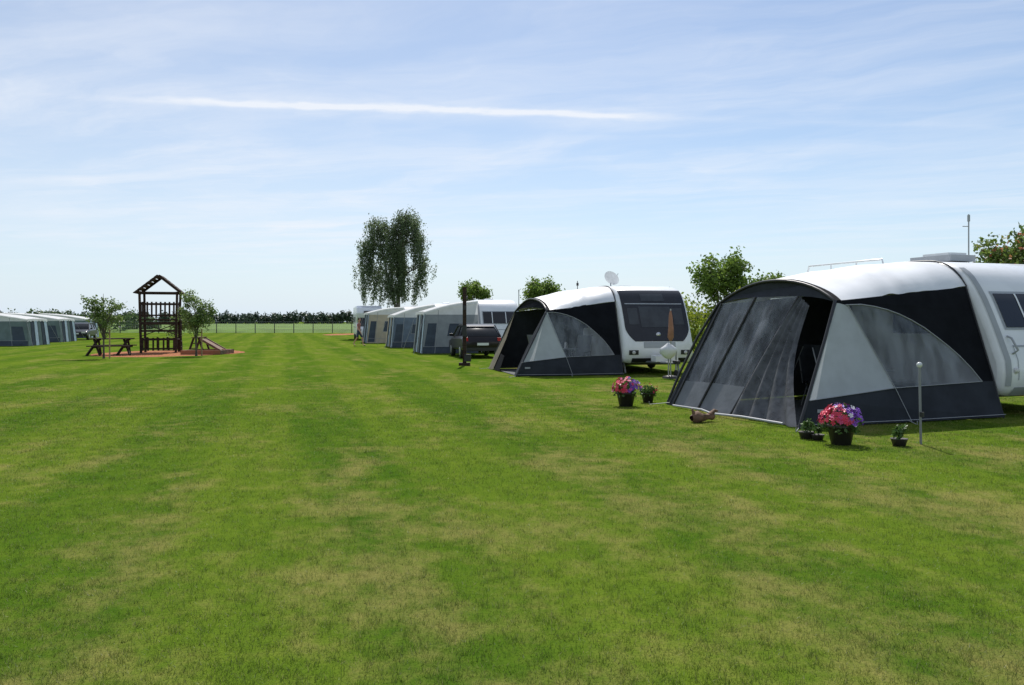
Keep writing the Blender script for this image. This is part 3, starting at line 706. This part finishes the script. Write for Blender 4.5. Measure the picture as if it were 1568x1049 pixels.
def bag(u,v):
    t=v*2*math.pi; z=.55+.45*u; r=.20*math.sin(math.pi*min(.98,u*.9+.08))*(1+.25*noise.noise(Vector((math.cos(t)*2,math.sin(t)*2,u*4))))
    return Vector((-.06+r*1.2*math.cos(t),r*.7*math.sin(t),z))
g.grid(bag,10,16,bagw); g.path([(-.06,0,0),(-.06,0,.56)],.02,metalg)
g.lathe((0,0,0),[(0,.09),(.05,.09),(.22,.06),(.24,0)],blackp,16); g.build('parasol_and_base',e)
# ------------------------------------------------------------ flower pots
potm=M('dark_flower_pot',(.035,.03,.03),.5,var=.1)
petals=[M('petal_pink',(.72,.08,.25),.5,var=.2),M('petal_red',(.72,.04,.10),.5,var=.2),M('petal_purple',(.24,.06,.50),.5,var=.25),M('petal_white',(.75,.7,.72),.5,var=.05)]
potleaf=leafmat('pot_leaves',(.05,.10,.025),(.12,.22,.05),.3)
def flowerpot(name,x,y,s,nf,cols,seed,leafy=1.):
    e=empty(name,(x,y,0)); g=MB()
    g.lathe((0,0,0),[(0,.0),(.11*s,0),(.15*s,.20*s),(.165*s,.20*s),(.165*s,.235*s),(.145*s,.235*s),(.14*s,.2*s),(0,.2*s)],potm,24); g.build('pot',e)
    V,C=leaf_quads(seed,[(0,0,.28*s,.2*s,.2*s,.12*s),(0,0,.22*s,.2*s,.2*s,.06*s)],int(700*leafy),.055*s,60,(.03*s,)*3,.4); np_mesh('leaves',V,4,potleaf,e)
    r=random.Random(seed); g=MB()
    for i in range(nf):
        th_=r.random()*6.283; ph=math.acos(1-r.random()*1.05); rr=.23*s
        d=Vector((math.sin(ph)*math.cos(th_),math.sin(ph)*math.sin(th_),math.cos(ph)))
        c=Vector((0,0,.27*s))+Vector((d.x*rr,d.y*rr,d.z*rr*.85))*r.uniform(.85,1.1)
        nrm=(d+Vector((r.uniform(-.4,.4),r.uniform(-.4,.4),r.uniform(-.2,.4)))).normalized()
        a=nrm.cross(Vector((.1,.2,1))).normalized(); b=nrm.cross(a)
        side=0 if d.x<.0 and d.z<.9 else 1
        mt=petals[cols[(0 if r.random()<.7 else 2) if side==0 else (1 if r.random()<.8 else r.randrange(len(cols)))]]
        R0=.033*s*r.uniform(.7,1.15)
        for k in range(5):
            t=k*1.2566+r.random()*.3; q1=a*math.cos(t-.5)+b*math.sin(t-.5); q2=a*math.cos(t)+b*math.sin(t); q3=a*math.cos(t+.5)+b*math.sin(t+.5)
            g.add([c,c+q1*R0*.85+nrm*.006*s,c+q2*R0*1.1+nrm*.002,c+q3*R0*.85+nrm*.006*s],[(0,1,2,3)],mt)
    g.build('flowers',e)
flowerpot('flower_pot',4.28,10.62,1.12,170,[1,2,0,3],5)
flowerpot('flower_pot',2.15,15.4,1.15,140,[1,2,0,3],6)
flowerpot('flower_pot',2.68,16.1,.85,14,[1,1,1,1],7,1.6)
def potplant(name,x,y,s,seed):
    e=empty(name,(x,y,0)); g=MB()
    g.lathe((0,0,0),[(0,.0),(.09*s,0),(.12*s,.10*s),(.13*s,.11*s),(.12*s,.11*s),(0,.09*s)],potm,18); g.build('pot',e)
    V,C=leaf_quads(seed,[(0,0,.2*s,.11*s,.11*s,.10*s),(.03*s,0,.26*s,.07*s,.07*s,.05*s)],260,.06*s,30,(.02*s,)*3,.3); np_mesh('leaves',V,4,potleaf,e)
potplant('potted_succulent',4.02,11.15,.85,8); potplant('potted_succulent',4.12,11.0,.7,12); potplant('potted_succulent',4.98,10.5,.85,9)
e=empty('driftwood_planter',(3.02,12.95,0),.5); g=MB()
def log(u,v):
    t=v*2*math.pi; x=-.22+.44*u; r=(.085+.03*math.sin(u*7))*(math.sin(math.pi*(.06+.88*u)))**.4
    r*=1+.3*noise.noise(Vector((u*4,math.cos(t)*1.5,math.sin(t)*1.5)))
    return Vector((x,r*math.cos(t),.08+r*math.sin(t)*.9))
g.grid(log,24,16,wood2); g.path([(.15,0,.1),(.27,.02,.17),(.33,.0,.16)],[.05,.03,.01],wood2); g.path([(-.15,0,.1),(-.2,.02,.22)],[.04,.015],wood2)
g.build('driftwood',e)
# ------------------------------------------------------------ walking person
skin=M('skin',(.58,.32,.22),.6,var=.08); shorts=M('shorts',(.04,.05,.10),.8,var=.1); hair=M('hair',(.05,.035,.025),.7,var=.2); shirt=M('faded_red_top',(.42,.16,.13),.8,var=.15); shoe=M('shoe',(.10,.09,.08),.6)
def person(name,loc_,rz):
    e=empty(name,loc_,rz)
    J={'pel':(0,0,.95,.11,.15),'wai':(0,0,1.1,.095,.13),'che':(.01,0,1.30,.11,.16),'nec':(.02,0,1.47,.06,.07),'hd0':(.03,0,1.58,.045,.045)}
    ch=[('pel','wai'),('wai','che'),('che','nec'),('nec','hd0')]
    for s,n,ph in((1,'L',1),(-1,'R',-1)):
        J['sh'+n]=(.0,s*.18,1.42,.055,.055); J['el'+n]=(-.06*ph-.02,s*.25,1.15,.042,.042); J['wr'+n]=(-.14*ph+.10,s*.25,.92,.028,.028); J['ha'+n]=(-.15*ph+.13,s*.245,.84,.035,.02)
        J['hi'+n]=(0,s*.09,.87,.085,.085); J['kn'+n]=(.16*ph+.06,s*.10,.50,.058,.058); J['an'+n]=(.30*ph-.04,s*.10,.10 if ph>0 else .16,.036,.036); J['to'+n]=(.30*ph+.12,s*.11,.035 if ph>0 else .04,.035,.028)
        ch+=[('che','sh'+n),('sh'+n,'el'+n),('el'+n,'wr'+n),('wr'+n,'ha'+n),('pel','hi'+n),('hi'+n,'kn'+n),('kn'+n,'an'+n),('an'+n,'to'+n)]
    names=list(J); me=bpy.data.meshes.new('body'); me.from_pydata([J[k][:3] for k in names],[(names.index(a),names.index(b)) for a,b in ch],[])
    o=bpy.data.objects.new('tmp_body',me); COL.objects.link(o)
    sk=o.modifiers.new('s','SKIN'); sk.use_smooth_shade=True
    for i,k in enumerate(names):
        d=me.skin_vertices[0].data[i]; d.radius=J[k][3:5]; d.use_root=(k=='pel')
    ss=o.modifiers.new('ss','SUBSURF'); ss.levels=3; ss.render_levels=3
    dg=bpy.context.evaluated_depsgraph_get(); dg.update(); m2=bpy.data.meshes.new_from_object(o.evaluated_get(dg)); bpy.data.objects.remove(o)
    for m_ in(skin,shorts,shirt,hair,shoe): m2.materials.append(m_)
    for p_ in m2.polygons:
        c=p_.center; k=0
        if .58<c.z<1.04 and abs(c.y)<.205: k=1
        elif 1.04<=c.z<1.47 and (abs(c.y)<.20 or c.z>1.28): k=2
        elif c.z<.075: k=4
        p_.material_index=k; p_.use_smooth=True
    b=bpy.data.objects.new('body',m2); COL.objects.link(b); b.parent=e
    g=MB()
    g.lathe((.035,0,1.68),[(.001,-.125),(.045,-.115),(.07,-.07),(.088,0),(.088,.05),(.07,.09),(.04,.115),(.001,.12)],skin,16,sx=.82)
    g.lathe((.015,0,1.70),[(.085,-.02),(.096,.04),(.08,.09),(.045,.118),(.001,.124)],hair,16,sx=.85)
    for n,s in(('L',1),('R',-1)):
        h=Vector(J['ha'+n][:3])
        for i in range(4): g.path([h+Vector((.02-.014*i,0,-.02)),h+Vector((.028-.016*i,-s*.005,-.06)),h+Vector((.025-.015*i,-s*.015,-.09+.006*abs(i-1.5)))],[.009,.008,.006],skin,6)
        g.path([h+Vector((.02,0,.02)),h+Vector((.045,-s*.01,-.01)),h+Vector((.05,-s*.015,-.035))],[.011,.009,.007],skin,6)
    g.path([(.115,0,1.69),(.142,0,1.655)],[.010,.016],skin,6)
    for s in(-1,1): g.path([(.03,s*.073,1.70),(.03,s*.08,1.66)],[.018,.012],skin,6); g.path([(.112,s*.032,1.70),(.120,s*.032,1.70)],[.010,.006],hair,6)
    g.path([(.105,-.025,1.62),(.115,0,1.618),(.105,.025,1.62)],.006,red,5)
    g.build('hands_and_head',e)
person('walking_person',(-9.85,52.5,0),math.radians(-15))
# ------------------------------------------------------------ world, sun, camera
D=Vector((.03,.90,1.16)).normalized()
w=bpy.data.worlds.new("World"); scene.world=w; w.use_nodes=True; nt=w.node_tree; nt.nodes.clear()
out=nt.nodes.new('ShaderNodeOutputWorld')
sky=nt.nodes.new('ShaderNodeTexSky'); sky.sky_type='NISHITA'; sky.sun_disc=False
sky.sun_elevation=math.asin(D.z); sky.sun_rotation=math.atan2(D.x,D.y); sky.air_density=1.0; sky.dust_density=.4; sky.ozone_density=3; sky.altitude=0
tc=nt.nodes.new('ShaderNodeTexCoord').outputs['Generated']
sp=nt.nodes.new('ShaderNodeSeparateXYZ'); nt.links.new(tc,sp.inputs[0])
z=mth(nt,'MAXIMUM',sp.outputs[2],.03)
px=mth(nt,'DIVIDE',sp.outputs[0],z); py=mth(nt,'DIVIDE',sp.outputs[1],z)
wx=noi(nt,comb(nt,px,py,0.),.6,4)
wy=noi(nt,comb(nt,px,py,11.),.6,4)
u_=mth(nt,'ADD',px,mth(nt,'MULTIPLY',wx,1.8)); v_=mth(nt,'ADD',py,mth(nt,'MULTIPLY',wy,1.2))
n1=noi(nt,comb(nt,mth(nt,'MULTIPLY',u_,.40),mth(nt,'ADD',mth(nt,'MULTIPLY',v_,1.2),mth(nt,'MULTIPLY',px,.35)),1.),1.,9,.62)
n3=noi(nt,comb(nt,mth(nt,'ADD',mth(nt,'MULTIPLY',u_,1.1),mth(nt,'MULTIPLY',v_,.5)),mth(nt,'MULTIPLY',v_,.5),5.),1.3,9,.6)
n2=noi(nt,comb(nt,mth(nt,'MULTIPLY',px,.22),mth(nt,'MULTIPLY',py,.22),7.),1.,4,.5)
cir=mth(nt,'MULTIPLY',mth(nt,'ADD',sstep(nt,n1,.36,.72),mth(nt,'MULTIPLY',sstep(nt,n3,.42,.75),.55)),sstep(nt,n2,.33,.62,.30,1.))
veil=sstep(nt,px,-2.5,2.5,.30,.05)
line=mth(nt,'ADD',mth(nt,'MULTIPLY',px,.127),3.905)
wob=mth(nt,'MULTIPLY',mth(nt,'SUBTRACT',noi(nt,comb(nt,px,py,4.),3.,6),.5),.20)
dd=mth(nt,'ABSOLUTE',mth(nt,'SUBTRACT',mth(nt,'ADD',py,wob),line))
core=sstep(nt,dd,.0,.10,1.,0.)
soft=sstep(nt,dd,.0,.36,.38,0.)
along=mth(nt,'MULTIPLY',sstep(nt,px,-2.1,-.9),sstep(nt,px,.35,.95,1.,.12))
con=mth(nt,'MULTIPLY',mth(nt,'MULTIPLY',mth(nt,'ADD',core,soft),along),sstep(nt,noi(nt,comb(nt,px,py,14.),6.,4),.2,.6,.55,1.))
hor=sstep(nt,sp.outputs[2],.02,.12)
tot=mth(nt,'ADD',mth(nt,'MULTIPLY',cir,.46),mth(nt,'ADD',veil,mth(nt,'MULTIPLY',con,.65)))
tot=mth(nt,'MULTIPLY',tot,hor); tot=mth(nt,'MINIMUM',tot,.94)
base=nd(nt,'ShaderNodeMix',{0:1.,7:(1.12,1.13,1.14,1)},data_type='RGBA',blend_type='MULTIPLY'); nt.links.new(sky.outputs[0],base.inputs[6])
haze=mth(nt,'MULTIPLY',mth(nt,'POWER',mth(nt,'SUBTRACT',1.,mth(nt,'MAXIMUM',sp.outputs[2],0.)),9.),.92)
c0=mixc(nt,haze,base.outputs[2],(7.0,8.3,9.8))
cc=mixc(nt,tot,c0,(8.8,9.2,9.9))
bg=nd(nt,'ShaderNodeBackground',{'Color':cc,'Strength':.10}); nt.links.new(bg.outputs[0],out.inputs[0])
sd=bpy.data.lights.new('sun','SUN'); sd.energy=5.0; sd.angle=math.radians(.5); sd.color=(1,.96,.9)
so=bpy.data.objects.new('sun',sd); so.rotation_euler=D.to_track_quat('Z','Y').to_euler(); so.location=(0,0,50); COL.objects.link(so)
cd=bpy.data.cameras.new('camera'); cam=bpy.data.objects.new('camera',cd); COL.objects.link(cam)
cam.location=(0,0,1.6); cam.rotation_euler=(math.radians(90),0,0)
cd.sensor_width=36; cd.lens=28.7; cd.shift_y=-.0207; cd.clip_end=5000; cd.clip_start=.05
scene.camera=cam
scene.view_settings.view_transform='Standard'; scene.view_settings.look='None'; scene.view_settings.exposure=0
